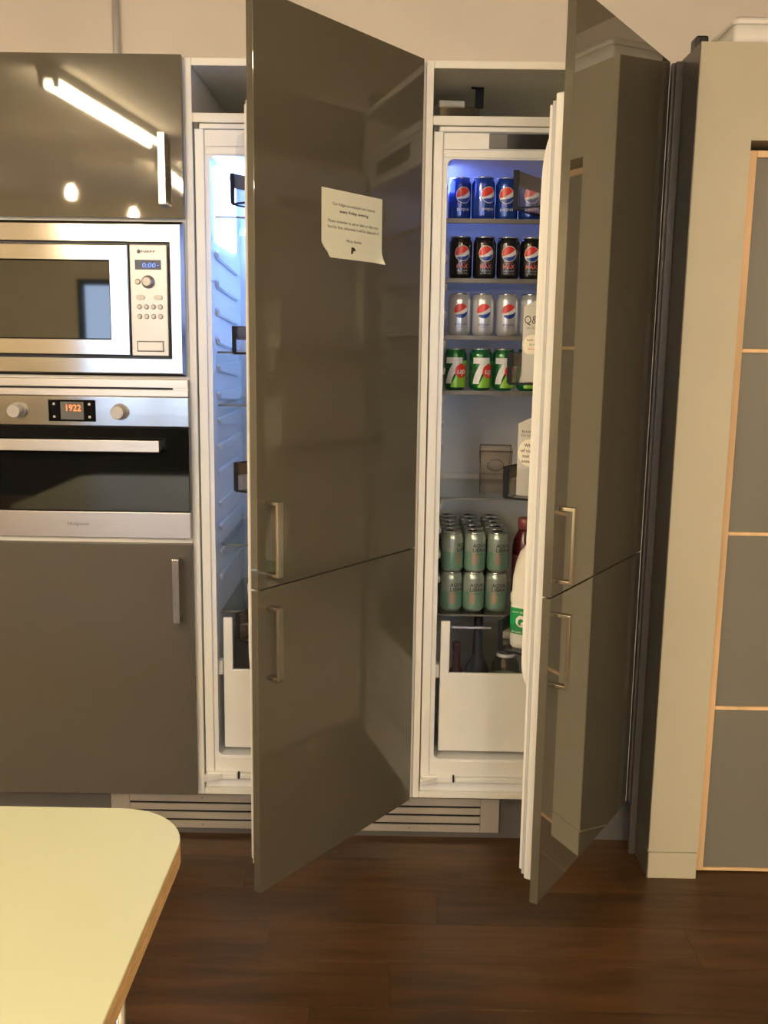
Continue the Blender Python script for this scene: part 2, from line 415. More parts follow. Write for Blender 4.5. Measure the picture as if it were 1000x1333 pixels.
P = ring(dx0, dx1, dz0, dz1, -0.0115)+ring(dx0, dx1, dz0, dz1, -0.026)+ring(dx0+0.003, dx1-0.003, dz0+0.003, dz1-0.003, -0.028)+ring(WX0, WX1, WZ0, WZ1, -0.028)+ring(WX0+0.003, WX1-0.003, WZ0+0.003, WZ1-0.003, -0.023)
d.poly(P, F, 'steel'); bmesh.ops.recalc_face_normals(d.bm, faces=d.bm.faces)
d = d.build('door', 'steel', t)
MB(og).box(WX0+0.0035, WX1-0.0035, -0.0225, -0.0135, WZ0+0.0035, WZ1-0.0035).build('glass', 'mw_glass', d)
cp = MB(og).box(-0.1405, -0.0460, -0.028, -0.0115, 1.3615, 1.6385, bev=0.002).build('control_panel', 'panel_silver', t)
fy = lambda y: (lambda x, z: (x, y, z))
MB(og).text('NEFF', -0.092, 1.6215, 0.006, fy(-0.0286), 'ink_grey', width=0.036, bold=True).disc(-0.1165, 1.6215, 0.005, fy(-0.0284), 'ink_grey').build('logo', None, cp)
MB(og).box(-0.127, -0.061, -0.0292, -0.0275, 1.577, 1.601, bev=0.0008).build('display', 'lcd_back', cp)
MB(og).text('0:00', -0.092, 1.588, 0.011, fy(-0.0296), 'lcd_blue', width=0.034, shear=0.15).text('-', -0.068, 1.5895, 0.011, fy(-0.0296), 'lcd_blue').build('display_digits', None, cp)
MB(og).lathe([(0.0165, -0.0275), (0.0165, -0.031), (0.0145, -0.033), (0.013, -0.046), (0.010, -0.048)], (-0.0945, 0, 1.547), 24, 'y').build('knob', 'knob_steel', cp)
MB(og).lathe([(0.0075, -0.0275), (0.007, -0.031), (0.005, -0.032)], (-0.121, 0, 1.547), 16, 'y').build('button', 'knob_steel', cp)
for x in (-0.115, -0.070): MB(og).box(x-0.011, x+0.011, -0.0315, -0.0275, 1.5025, 1.5145, bev=0.0055, seg=3, axes='y').build('button', 'knob_steel', cp)
for z in (1.485, 1.461):
    for k in range(4):
        MB(og).lathe([(0.0065, -0.0275), (0.006, -0.031), (0.0045, -0.032)], (-0.1185+k*0.0178, 0, z), 14, 'y').build('button', 'knob_steel', cp)
bb = MB(og); 
for (a, c, e, f) in ((-0.127, -0.058, 1.3725, 1.3745), (-0.127, -0.058, 1.3975, 1.3995), (-0.127, -0.125, 1.3745, 1.3975), (-0.060, -0.058, 1.3745, 1.3975)): bb.box(a, c, -0.0286, -0.0275, e, f)
bb.build('button_surround', 'ink_grey', cp)
MB(og).box(-0.1245, -0.0605, -0.0305, -0.0275, 1.375, 1.397, bev=0.001).build('door_release_button', 'panel_silver', cp)

# oven --------------------------------------------------------------
t = thing('oven', 'built-in stainless steel oven with black glass door and orange clock', 'oven', (-0.3, 0.0, 0.8835))
og = t.location
MB(og).box(-0.575, -0.025, 0.0015, 0.55, 0.885, 1.288).build('casing', 'trim_grey', t)
b = MB(og); 
b.box(-0.598, -0.001, -0.020, 0.001, 1.2805, 1.3015, bev=0.001); b.box(-0.598, -0.001, -0.020, 0.001, 1.2575, 1.2755, bev=0.001)
b.box(-0.040, -0.001, -0.0195, 0.001, 1.2750, 1.281)
b.build('vent_trim', 'steel_brushed', t)
MB(og).box(-0.598, -0.041, -0.006, 0.001, 1.2757, 1.2803).build('vent_slot', 'black', t)
cp = MB(og).box(-0.598, 0.0, -0.024, 0.001, 1.180, 1.2565, bev=0.0015).build('control_panel', 'steel', t)
for x in (-0.445, -0.178):
    k = MB(og).lathe([(0.0215, -0.0235), (0.0215, -0.027), (0.0205, -0.0275)], (x, 0, 1.2175), 28, 'y').lathe([(0.0185, -0.027), (0.0175, -0.052), (0.016, -0.054)], (x, 0, 1.2175), 28, 'y').build('knob', 'knob_steel', cp)
MB(og).box(-0.364, -0.241, -0.0252, -0.0235, 1.191, 1.247, bev=0.001).build('display', 'black_glass', cp)
MB(og).box(-0.332, -0.272, -0.0256, -0.0250, 1.196, 1.242).build('clock_screen', 'ink_grey', cp)
MB(og).text('1922', -0.298, 1.2265, 0.0165, fy(-0.0260), 'lcd_orange', width=0.038).build('clock_digits', None, cp)
for x in (-0.349, -0.257):
    for z in (1.203, 1.236): MB(og).box(x-0.003, x+0.003, -0.0257, -0.0251, z-0.003, z+0.003).build('touch_key', 'knob_steel', cp)
dr = MB(og).box(-0.598, 0.0, -0.026, 0.001, 0.9555, 1.1785, bev=0.002).build('door', 'black_glass', t)
hb = MB(og); hb.box(-0.53, -0.069, -0.066, -0.054, 1.1175, 1.1475, bev=0.0015)
for x in (-0.52, -0.083): hb.box(x-0.010, x+0.012, -0.056, -0.0255, 1.121, 1.144, bev=0.001)
hb.build('handle', 'steel_brushed', dr)
st = MB(og).box(-0.598, 0.0, -0.026, 0.001, 0.8845, 0.954, bev=0.0015).build('lower_strip', 'steel_brushed', t)
MB(og).text('Hotpoint', -0.297, 0.9215, 0.0085, fy(-0.0265), 'ink_grey', width=0.056).build('logo', None, st)

# plinth and vent grille
struct(MB().box(-0.6, 1.227, 0.0615, 0.08, 0.0, 0.1495).build('trim_2', 'plinth_grey'))['label'] = 'dark grey plinth under the tall cabinets'
t = thing('vent_grille', 'long beige metal vent grille with three slots set in the plinth', 'vent', (0.295, 0.06, 0.02)); og = t.location
ZS = [(0.019, 0.0405), (0.0470, 0.0670), (0.0735, 0.0925), (0.0990, 0.122)]
for z0, z1 in ZS: MB(og).box(-0.208, 0.798, 0.0535, 0.0575, z0, z1, bev=0.0006, seg=1).build('slat', 'grille_metal', t)
for x0, x1 in ((-0.262, -0.2085), (0.7985, 0.852)): MB(og).box(x0, x1, 0.0535, 0.0575, 0.019, 0.122, bev=0.0006, seg=1).build('end_plate', 'grille_metal', t)
MB(og).box(-0.25, 0.84, 0.0578, 0.0612, 0.021, 0.120).build('backing', 'dark_gap', t)
for x in (0.0, 0.295, 0.595):
    for z in (0.030, 0.112): MB(og).lathe([(0.0032, 0.0537), (0.003, 0.0525)], (x, 0, z), 10, 'y').build('screw', 'knob_steel', t)

# ------------------------------------------------------------------ fridges
T1, T2 = 0.9391, 1.0048
HX1, HX2, HY = 0.5942, 1.1942, -0.013
def dpt(n, s, tt, z):
    hx, th = ((HX1, T1), (HX2, T2))[n]
    return Vector((hx-math.cos(th)*s-math.sin(th)*tt, HY-math.sin(th)*s+math.cos(th)*tt, z))
def fridge_cabinet(n, lab):
    x0 = 0.6*n; hx, th = ((HX1, T1), (HX2, T2))[n]
    t = thing('fridge_cabinet', lab, 'cabinet', (x0+0.3, 0, ZB), 0, 'cabinets around the fridges'); og = t.location
    for a in (x0+0.0005, x0+0.5815): MB(og).box(a, a+0.018, 0, 0.58, ZB, ZT, bev=0.001, seg=1).build('side_panel', 'carcass', t)
    MB(og).box(x0+0.019, x0+0.581, 0, 0.58, ZT-0.018, ZT, bev=0.001, seg=1).build('top_panel', 'carcass', t)
    MB(og).box(x0+0.019, x0+0.581, 0, 0.58, ZB, ZB+0.018, bev=0.001, seg=1).build('bottom_panel', 'carcass', t)
    MB(og).box(x0+0.019, x0+0.581, 0.0, 0.58, 1.938, 1.9605, bev=0.001, seg=1).build('shelf', 'carcass', t)
    MB(og).box(x0+0.019, x0+0.581, 0.57, 0.58, ZB+0.019, ZT-0.019).build('back_panel', 'carcass', t)
    for nm, z0, z1, ha, hb_ in (('upper_door', ZM+0.0015, ZT, 0.895, 1.063), ('lower_door', ZB, ZM-0.0015, 0.66, 0.828)):
        d = MB().box(-0.597, 0, 0, 0.0195, z0-ZB, z1-ZB, bev=0.0012).build(nm, 'door_gloss', t, Vector((hx, HY, ZB))-og, th)
        handle(d, -0.5625, ha-ZB, hb_-ZB)
    return t
fridge_cabinet(0, 'tall cream fridge cabinet with open glossy grey doors, a paper notice on the upper one')
fridge_cabinet(1, 'tall cream cabinet around the fridge of drink cans, open glossy doors beside taupe post')

def fridge(n, lab, shelves, bins, led):
    x0 = 0.6*n; hx, th = ((HX1, T1), (HX2, T2))[n]
    t = thing('built_in_fridge', lab, 'fridge', (x0+0.3, 0.02, ZB+0.018), 0); og = t.location
    L, R_, B, Tz = x0+0.0215, x0+0.5785, ZB+0.0185, 1.9365
    ol, orr, ob, ot = x0+0.058, x0+0.542, 0.262, 1.860
    yf = 0.012; yb = 0.50
    b = MB(og)
    b.box(L, ol, yf, 0.55, B, Tz); b.box(orr, R_, yf, 0.55, B, Tz); b.box(ol, orr, yf, 0.55, ot, Tz); b.box(ol, orr, yf, 0.55, B, ob); b.box(ol, orr, yb, 0.55, ob, ot)
    r = 0.014                                   # rounded corners of the opening
    for cx, cz, sx, sz in ((ol, ot, 1, -1), (orr, ot, -1, -1), (ol, ob, 1, 1), (orr, ob, -1, 1)):
        pts = [(cx, cz)]+[(cx+sx*r*(1-math.sin(a)), cz+sz*r*(1-math.cos(a))) for a in [PI/2*i/6 for i in range(7)]]
        b.prism(pts, 'y', yf, 0.10)
    body = b.build('body', 'liner_white', t)
    # front flange strips, fascia and control strip
    f = MB(og)
    f.box(L+0.001, ol-0.012, yf-0.006, yf+0.001, B+0.03, Tz-0.004, bev=0.0025); f.box(orr+0.012, R_-0.001, yf-0.006, yf+0.001, B+0.03, Tz-0.004, bev=0.0025)
    f.box(ol-0.010, orr+0.010, yf-0.004, yf+0.001, 1.883, 1.922, bev=0.001); f.box(ol-0.010, orr+0.010, yf-0.003, yf+0.001, 1.864, 1.880, bev=0.001)
    f.box(ol-0.010, orr+0.010, yf-0.003, yf+0.001, 0.212, 0.256, bev=0.001)
    f.build('front_frame', 'fridge_white', t)
    MB(og).box(L+0.014, R_-0.01, yf-0.010, yf+0.001, 1.9235, 1.936, bev=0.002).build('top_rail', 'fridge_white', t)
    MB(og).box(x0+0.0225, x0+0.034, yf-0.011, yf-0.0065, 1.924, 1.9365).build('corner_gap', 'black', t)
    MB(og).box(x0+0.16, x0+0.46, yf-0.0052, yf-0.0035, 1.885, 1.921).build('control_strip', 'black', t)
    c = MB(og).box(x0+0.16, x0+0.205, yf-0.0056, yf-0.0050, 1.887, 1.919); c.build('control_sticker', 'trim_grey', t)
    # lower hinge arm
    h = MB(og); h.box(x0+0.024, x0+0.112, yf-0.014, yf-0.001, 0.196, 0.216, bev=0.002); h.prism([(x0+0.021, -0.008), (x0+0.021, -0.030), (x0+0.07, -0.004), (x0+0.07, 0.006)], 'z', 0.199, 0.213)
    h.build('hinge_arm', 'fridge_white', t)
    MB(og).box(x0+0.1125, x0+0.1165, yf-0.010, yf-0.001, 0.196, 0.216).build('hinge_slot', 'black', t)
    MB(og).box(x0+0.118, x0+0.54, yf-0.012, yf-0.001, 0.197, 0.2105, bev=0.0015).build('hinge_rail', 'fridge_white', t)
    # moulded shelf runners on both side walls
    zs = [1.80, 1.722, 1.645, 1.571, 1.50, 1.424, 1.352, 1.279, 1.21, 1.14, 1.07, 0.985, 0.92, 0.85, 0.78]
    for z in zs:
        for side in (0, 1):
            if side == 0 and z > 1.66: continue      # the light panel takes this stretch
            w = ol if side == 0 else orr; s = 1 if side == 0 else -1
            pr = [(0.06, z-0.007), (0.075, z-0.022), (0.40, z-0.044), (0.44, z-0.024), (0.44, z-0.0015), (0.07, z-0.0015)]
            bb = MB(og).prism([(y, zz-0.0085) for y, zz in pr], 'x', w-s*0.001, w+s*0.0095)
            bmesh.ops.bevel(bb.bm, geom=bb.bm.edges[:], offset=0.003, segments=2, affect='EDGES')
            bb.build('shelf_runner', 'liner_white', t)
    for z, kind in shelves:
        g = MB(og).box(ol+0.002, orr-0.002, 0.075, 0.46, z-0.005, z, bev=0.0008, seg=1).build('shelf', 'shelf_glass', t)
        if kind == 'trim':
            MB(og).box(ol+0.002, orr-0.002, 0.066, 0.0745, z-0.010, z+0.002, bev=0.001).build('edge_trim', 'trim_grey', g)
        else:
            MB(og).box(ol+0.002, orr-0.002, 0.072, 0.0748, z-0.005, z, bev=0.0005, seg=1).build('edge_trim', 'trim_grey', g)
        MB(og).box(ol+0.002, orr-0.002, 0.4605, 0.47, z-0.008, z+0.016, bev=0.001).build('back_trim', 'fridge_white', g)
    MB(og).box(ol-0.001, ol+0.004, 0.10, 0.40, 1.66 if n == 0 else 1.80, 1.845, bev=0.001).build('light_panel', led, t)
    # drawer with clear window
    dx0, dx1, dz0, dz1 = x0+0.071, x0+0.529, 0.275, 0.652
    d = MB(og)
    d.box(dx0, dx1, 0.034, 0.046, dz0, 0.504, bev=0.003); d.box(dx0, dx0+0.026, 0.034, 0.046, 0.50, dz1, bev=0.003); d.box(dx1-0.026, dx1, 0.034, 0.046, 0.50, dz1, bev=0.003)
    d = d.build('drawer', 'fridge_white', t)
    w = MB(og); w.box(dx0+0.026, dx1-0.026, 0.040, 0.043, 0.504, dz1-0.004); w.build('drawer_window', 'clear', d)
    w = MB(og); w.box(dx0+0.006, dx0+0.009, 0.046, 0.42, dz0+0.02, 0.60); w.box(dx1-0.009, dx1-0.006, 0.046, 0.42, dz0+0.02, 0.60); w.box(dx0+0.009, dx1-0.009, 0.417, 0.42, dz0+0.02, 0.60)
    w.build('drawer_side', 'clear', d)
    MB(og).box(dx0+0.006, dx1-0.006, 0.046, 0.42, dz0+0.005, dz0+0.0195).build('drawer_base', 'fridge_white', d)
    MB(og).box(dx0+0.03, dx0+0.14, 0.050, 0.056, 0.628, 0.634).build('drawer_rail', 'chrome', d)
    MB(og).box(ol, dx0-0.002, 0.03, 0.06, 0.49, 0.53, bev=0.002).build('drawer_stop', 'fridge_white', t)
    # fridge door, in the frame of the open cabinet door
    D = MB().box(-0.566, -0.02, 0.0205, 0.050, -0.012, 1.710, bev=0.004).build('door', 'fridge_white', t, Vector((hx, HY, 0.195))-og, th)
    MB().box(-0.562, -0.028, 0.0502, 0.058, -0.004, 1.696, bev=0.002).build('gasket', 'gasket', D)
    MB().box(-0.558, -0.04, 0.0582, 0.066, 0.004, 1.690, bev=0.003).build('inner_liner', 'fridge_white', D)
    for sx in (-0.525, -0.058):                # raised rounded ridges that carry the bins
        pts = []
        for k in range(9): a = PI*k/16; pts.append((0.066+0.022*math.sin(a), 1.53+0.11*math.cos(a)))
        for k in range(9): a = PI/2+PI*k/16; pts.append((0.066+0.024*math.sin(a), 0.50+0.06*math.cos(a)))
        MB().prism(pts, 'x', sx-0.010, sx+0.010).build('bin_ridge', 'fridge_white', D)
    for z0, z1, kind in bins:
        bn = MB(); a0, a1, y0, y1 = -0.495, -0.07, 0.0665, 0.166; zz0, zz1 = z0-0.195, z1-0.195; w = 0.0025
        bn.box(a0, a1, y0, y1, zz0, zz0+w); bn.box(a0, a0+w, y0, y1, zz0+w, zz1); bn.box(a1-w, a1, y0, y1, zz0+w, zz1)
        bn.box(a0+w, a1-w, y1-w, y1, zz0+w, zz1); bn.box(a0+w, a1-w, y0, y0+w, zz0+w, zz1-0.02)
        bn.build('door_bin', 'clear', D)
        tr = MB(); tr.box(a0-0.001, a1+0.001, y1+0.0003, y1+0.006, zz1-0.030, zz1+0.001, bev=0.001); tr.box(a0-0.001, a1+0.001, y1-0.004, y1+0.001, zz0-0.003, zz0-0.0002)
        tr.box(a0-0.003, a0-0.0003, y1-0.008, y1+0.004, zz0, zz1, bev=0.0006)
        tr.box(a0-0.002, a0-0.0003, y0, y1, zz0-0.002, zz0+0.0025)
        tr.build('bin_trim', 'bin_dark', D)
        if kind == 'lid':
            ld = MB(); ld.prism([(y0, zz1+0.001), (y1-0.004, zz1+0.001), (y1-0.018, zz1+0.075), (y1-0.045, zz1+0.085), (y0, zz1+0.085)], 'x', a0, a0+0.0025)
            ld.poly([(a0, y1-0.004, zz1+0.001), (a1, y1-0.004, zz1+0.001), (a1, y1-0.018, zz1+0.075), (a0, y1-0.018, zz1+0.075), (a0, y1-0.045, zz1+0.085), (a1, y1-0.045, zz1+0.085)], [(0, 1, 2, 3), (3, 2, 5, 4)])
            ld.build('bin_lid', 'clear', D)
    return t
fridge(0, 'open white built-in fridge glowing blue-white inside, between the ovens and the door with the notice',
       [(1.722, 'glass'), (1.375, 'glass'), (1.235, 'glass'), (0.852, 'glass'), (0.662, 'glass')],
       [(1.70, 1.765, 'lid'), (1.375, 1.435, ''), (1.06, 1.125, ''), (0.70, 0.765, '')], 'led_one')
fridge(1, 'open white built-in fridge stocked with rows of drink cans',
       [(1.722, 'trim'), (1.571, 'trim'), (1.424, 'trim'), (1.279, 'trim'), (0.990, 'glass'), (0.662, 'glass')],
       [(1.695, 1.775, ''), (1.317, 1.385, ''), (1.058, 1.128, ''), (0.695, 0.765, '')], 'led_two')

# ------------------------------------------------------------------ drink cans
CR, CH = 0.0305, 0.1125
def can_proto(name, kind, bodymat):
    t = bpy.data.objects.new(name, None); COL.objects.link(t); t.empty_display_size = 0.03
    R = CR
    body = MB().lathe([(R*0.74, 0.0), (R*0.80, 0.0015), (R*0.97, 0.009), (R, 0.014), (R, CH-0.019), (R*0.985, CH-0.015), (R*0.84, CH-0.004), (R*0.83, CH-0.0035)], n=32).build('body', bodymat, t)
    l = MB().lathe([(R*0.82, CH-0.0045), (R*0.88, CH-0.0035), (R*0.89, CH-0.0005), (R*0.86, CH), (R*0.80, CH-0.0005), (R*0.78, CH-0.0035), (R*0.6, CH-0.0030)], n=28)
    l.lathe([(R*0.30, CH-0.0029), (R*0.30, CH-0.0019), (R*0.25, CH-0.0015)], (0, -0.006, 0), 14)
    l.build('lid', 'can_lid', t)
    def wr(dr):
        return lambda x, z: ((R+dr)*math.sin(x/R), -(R+dr)*math.cos(x/R), z)
    p = MB()
    def globe(cz, r, ring=True):
        if ring: p.disc(0, cz, r*1.08, wr(0.0003), 'print_white', 26)
        h = lambda x: r*math.sqrt(max(0, 1-(x/r)**2))
        c1 = lambda x: r*(-0.30+0.66*((x/r+1)/1.6)**2)
        c2 = lambda x: r*(-0.46+0.10*(x/r)+0.38*max(0, x/r)**2)
        cl = lambda v, x: max(-h(x), min(h(x), v))
        p.strip(lambda x: cz+cl(c1(x), x), lambda x: cz+h(x), -r, r, 28, wr(0.0006), 'red_print')
        p.strip(lambda x: cz+cl(c2(x), x), lambda x: cz+cl(c1(x), x), -r, r, 28, wr(0.0006), 'print_white')
        p.strip(lambda x: cz-h(x), lambda x: cz+cl(c2(x), x), -r, r, 28, wr(0.0006), 'blue_print')
    if kind == 'blue':
        globe(0.066, 0.0195); p.text('pepsi', 0, 0.0315, 0.0085, wr(0.0006), 'print_white', width=0.034)
    if kind == 'black':
        globe(0.068, 0.0190); p.text('MAX', 0, 0.035, 0.0105, wr(0.0007), 'pink_print', width=0.030, bold=True)
        p.text('pepsi', 0, 0.0445, 0.004, wr(0.0006), 'pink_print', width=0.020); p.text('NO SUGAR', 0, 0.024, 0.004, wr(0.0006), 'carton_grey', width=0.028); p.text('MAXIMUM TASTE', 0, 0.0165, 0.003, wr(0.0006), 'carton_grey', width=0.028)
    if kind == 'silver':
        globe(0.066, 0.0190, False); p.text('pepsi', 0, 0.032, 0.0065, wr(0.0006), 'blue_print', width=0.030); p.text('DIET', 0, 0.024, 0.003, wr(0.0006), 'blue_print', width=0.014)
    if kind == 'green':
        p.strip(lambda x: 0.008, lambda x: max(0.008, min(0.080, 0.012+(x+0.016)*1.9)), -0.016, 0.043, 26, wr(0.0003), 'lime')
        p.strip(lambda x: 0.072, lambda x: 0.088, -0.031, 0.016, 16, wr(0.0006), 'print_white')
        for k in range(14):                     # sweeping stem of the 7
            z0, z1 = 0.018+0.0045*k, 0.018+0.0045*(k+1)
            q = lambda z: -0.031+0.026*((z-0.018)/0.063)**1.6
            w_ = lambda z: 0.017+0.004*((z-0.018)/0.063)
            for g in range(5):
                e0, e1 = g/5, (g+1)/5
                p.poly([wr(0.0006)(q(z0)+e0*w_(z0), z0), wr(0.0006)(q(z0)+e1*w_(z0), z0), wr(0.0006)(q(z1)+e1*w_(z1), z1), wr(0.0006)(q(z1)+e0*w_(z1), z1)], [(0, 1, 2, 3)], 'print_white')
        p.disc(0.013, 0.052, 0.0175, wr(0.0010), 'red_print', 24, ry=0.0185)
        p.text('up', 0.013, 0.0525, 0.0155, wr(0.0014), 'print_white', width=0.024, bold=True, shear=0.2)
    if kind == 'aqua':
        p.strip(lambda x: 0.010, lambda x: 0.058, -PI*R, PI*R, 32, wr(0.0002), 'aqua_low')
        p.disc(-0.010, 0.040, 0.010, wr(0.0006), 'copper', 14, ry=0.018)
        p.disc(0.018, 0.022, 0.010, wr(0.0006), 'aqua_low', 12, ry=0.008)
        p.text('AQUA', 0.004, 0.0775, 0.0100, wr(0.0007), 'ink', width=0.040, bold=True); p.text('LIBRA', 0.004, 0.0645, 0.0100, wr(0.0007), 'ink', width=0.040, bold=True)
        p.text('sparkling water', 0.004, 0.053, 0.003, wr(0.0007), 'ink', width=0.026)
    p.build('printed_label', None, body)
    return t
def place_cans(proto, spots, label, group, rots=None):
    out = []
    for i, (x, y, z) in enumerate(spots):
        o = proto if i == 0 else copy_tree(proto)
        o.location = (x, y, z+0.0006); o.rotation_euler = (0, 0, (rots[i] if rots else 0))
        tag(o, label(i) if callable(label) else label, 'can', group); out.append(o)
    return out
ORD = ('first', 'second', 'third', 'fourth', 'fifth')
row = lambda xs, z: [(x, 0.135+random.uniform(-0.006, 0.006), z) for x in xs]
place_cans(can_proto('drink_can', 'blue', 'can_blue'), row((0.6985, 0.760, 0.8225, 0.885), 1.722), lambda i: 'bright blue cola can with a round globe, %s from the cream panel between the fridges' % ORD[i], 'blue cola cans', (0.30, 0.42, -0.08, 0.0))
place_cans(can_proto('drink_can', 'black', 'can_black'), row((0.7045, 0.768, 0.831, 0.893), 1.571), lambda i: 'black cola can with pinkish lettering, %s from the cream panel between the fridges' % ORD[i], 'black cola cans', (0.10, 0.06, 0.0, -0.05))
place_cans(can_proto('drink_can', 'silver', 'can_silver'), row((0.7055, 0.769, 0.835, 0.899), 1.424), lambda i: 'silver cola can with a round globe, %s from the cream panel between the fridges' % ORD[i], 'silver cola cans', (0.06, 0.0, 0.05, 0.0))
place_cans(can_proto('drink_can', 'green', 'can_green'), row((0.6985, 0.7665, 0.829, 0.895), 1.279), lambda i: 'green can with white seven and red spot, %s from the panel between the fridges' % ORD[i], 'green lemonade cans', (0.05, 0.25, 0.15, 0.1))
aq = can_proto('drink_can', 'aqua', 'can_aqua')
lo, hi_ = [], []
for j in range(5):
    for x in (0.7025, 0.7655, 0.830):
        lo.append((x+random.uniform(-0.0004, 0.0004), 0.125+j*0.0645, 0.662)); hi_.append((x+0.0006, 0.125+j*0.0645+random.uniform(-0.001, 0.001), 0.662+CH+0.0006))
rr = [0.35, 0.12, 0.0]+[random.uniform(-1, 1) for _ in range(12)]
ru = [0.9, 0.25, 0.25]+[random.uniform(-1, 1) for _ in range(12)]
place_cans(aq, hi_, lambda i: 'pale green water can, upper layer, %s row in, %s from the panel between fridges' % (ORD[i//3], ORD[i % 3]), 'upper layer of pale green cans', ru)
place_cans(copy_tree(aq), lo, lambda i: 'pale green water can, lower layer, %s row in, %s from the panel between fridges' % (ORD[i//3], ORD[i % 3]), 'lower layer of pale green cans', rr)

# ------------------------------------------------------------------ things in the right-hand fridge
# clear tub on the glass shelf
t = thing('clear_tub', 'clear plastic open tub on the glass shelf above the pale green cans', 'tub', (0.823, 0.20, 0.9905), -0.10)
b = MB()
def rbox(b, w0, d0, w1, d1, z0, z1, th):
    o0 = [(-w0, -d0), (w0, -d0), (w0, d0), (-w0, d0)]; o1 = [(-w1, -d1), (w1, -d1), (w1, d1), (-w1, d1)]
    P = [(x, y, z0) for x, y in o0]+[(x, y, z1) for x, y in o1]+[(x-math.copysign(th, x), y-math.copysign(th, y), z1) for x, y in o1]+[(x-math.copysign(th, x), y-math.copysign(th, y), z0+th) for x, y in o0]
    F = [(0, 1, 2, 3), (12, 13, 14, 15)]
    for k in range(3):
        for i in range(4): j = (i+1) % 4; F.append((k*4+i, k*4+j, k*4+4+j, k*4+4+i))
    b.poly(P, F); bmesh.ops.recalc_face_normals(b.bm, faces=b.bm.faces)
rbox(b, 0.040, 0.080, 0.044, 0.086, 0.006, 0.124, 0.0025); b.build('body', 'clear_tub', t)
b = MB()
for x0_, x1_, y0_, y1_ in ((-0.046, 0.046, -0.088, -0.0845), (-0.046, 0.046, 0.0845, 0.088), (-0.046, -0.0425, -0.0845, 0.0845), (0.0425, 0.046, -0.0845, 0.0845)): b.box(x0_, x1_, y0_, y1_, 0.1215, 0.126, bev=0.001)
b.build('rim', 'clear_edge', t)
for sx in (-1, 1):
    for sy in (-1, 1): MB().tube((sx*0.0403, sy*0.0803, 0.006), (sx*0.0443, sy*0.0863, 0.1215), 0.0016, 8).build('corner_edge', 'clear_edge', t)
for x in (-0.03, 0.03):
    for y in (-0.07, 0.07): MB().lathe([(0.005, 0.0002), (0.006, 0.0058)], (x, y, 0), 12).build('foot', 'clear_tub', t)
b = MB(); 
for i in range(24):
    a0, a1 = 2*PI*i/24, 2*PI*(i+1)/24
    b.tube((0.022*math.cos(a0), -0.0855, 0.085+0.016*math.sin(a0)), (0.022*math.cos(a1), -0.0855, 0.085+0.016*math.sin(a1)), 0.0012, 6)
b.build('grip_ring', 'clear_edge', t)

def carton(name, label, fr, s, tt, z, bodymat, w=0.070, h=0.175, roof=0.032, cap=None):
    th = (T1, T2)[fr]
    t = thing(name, label, 'carton', dpt(fr, s, tt, z), th)
    hw = w/2
    MB().box(-hw, hw, -hw, hw, 0.0, h, bev=0.002).build('body', bodymat, t)
    b = MB(); b.prism([(-hw+0.001, h), (hw-0.001, h), (-hw+0.004, h+roof), (-hw+0.001, h+roof)], 'x', -hw+0.002, hw-0.002)
    b.build('top', bodymat, t)
    if cap:
        sl = math.atan2(roof, w-0.01)
        c = MB(); c.lathe([(0.0155, -0.006), (0.0155, 0.012), (0.014, 0.014)], n=20)
        o = c.build('cap', cap, t, (0, -0.004, h+roof*0.52)); o.rotation_euler = (-sl, 0, 0)
    return t
fx = lambda x: (lambda u, v: (x, -u, v))
c = carton('drink_carton', 'pale grey milk-alternative carton lettered with a big Q and ampersand', 1, 0.435, 0.1135, 1.3202, 'carton_grey', cap='white_plastic', h=0.168, roof=0.026)
p = MB(); p.text('Q&A', -0.008, 0.138, 0.018, fx(-0.0355), 'ink', width=0.046)
p.text('all about oats', 0, 0.120, 0.004, fx(-0.0355), 'ink_grey', width=0.05); p.disc(-0.010, 0.082, 0.023, fx(-0.0353), 'carton_cream')
p.text('back in', -0.012, 0.094, 0.005, fx(-0.0356), 'ink', width=0.022); p.text('to it', -0.010, 0.084, 0.005, fx(-0.0356), 'ink', width=0.014); p.text('always', -0.010, 0.074, 0.005, fx(-0.0356), 'pink_print', width=0.020)
p.strip(lambda x: 0.004, lambda x: 0.062, -0.024, 0.020, 2, fx(-0.0354), 'brick_grey')
p.build('printed_panel', None, c)
c = carton('drink_carton', 'pale grey milk-alternative carton with a round cream speech bubble', 1, 0.435, 0.1155, 1.0612, 'carton_grey', cap='white_plastic', h=0.166, roof=0.030)
p = MB(); p.text('BARISTA', 0.0, 0.148, 0.0055, fx(-0.0355), 'ink', width=0.048); p.text('EDITION OAT', 0.0, 0.139, 0.005, fx(-0.0355), 'ink', width=0.052)
p.disc(-0.002, 0.100, 0.0315, fx(-0.0353), 'carton_cream')
for i, (tx, w_) in enumerate((('What I', 0.030), ('of course', 0.046), ('not dry', 0.036), ('some do', 0.040))): p.text(tx, -0.003, 0.117-i*0.012, 0.0075, fx(-0.0356), 'ink', width=w_, bold=True)
p.build('printed_panel', None, c)

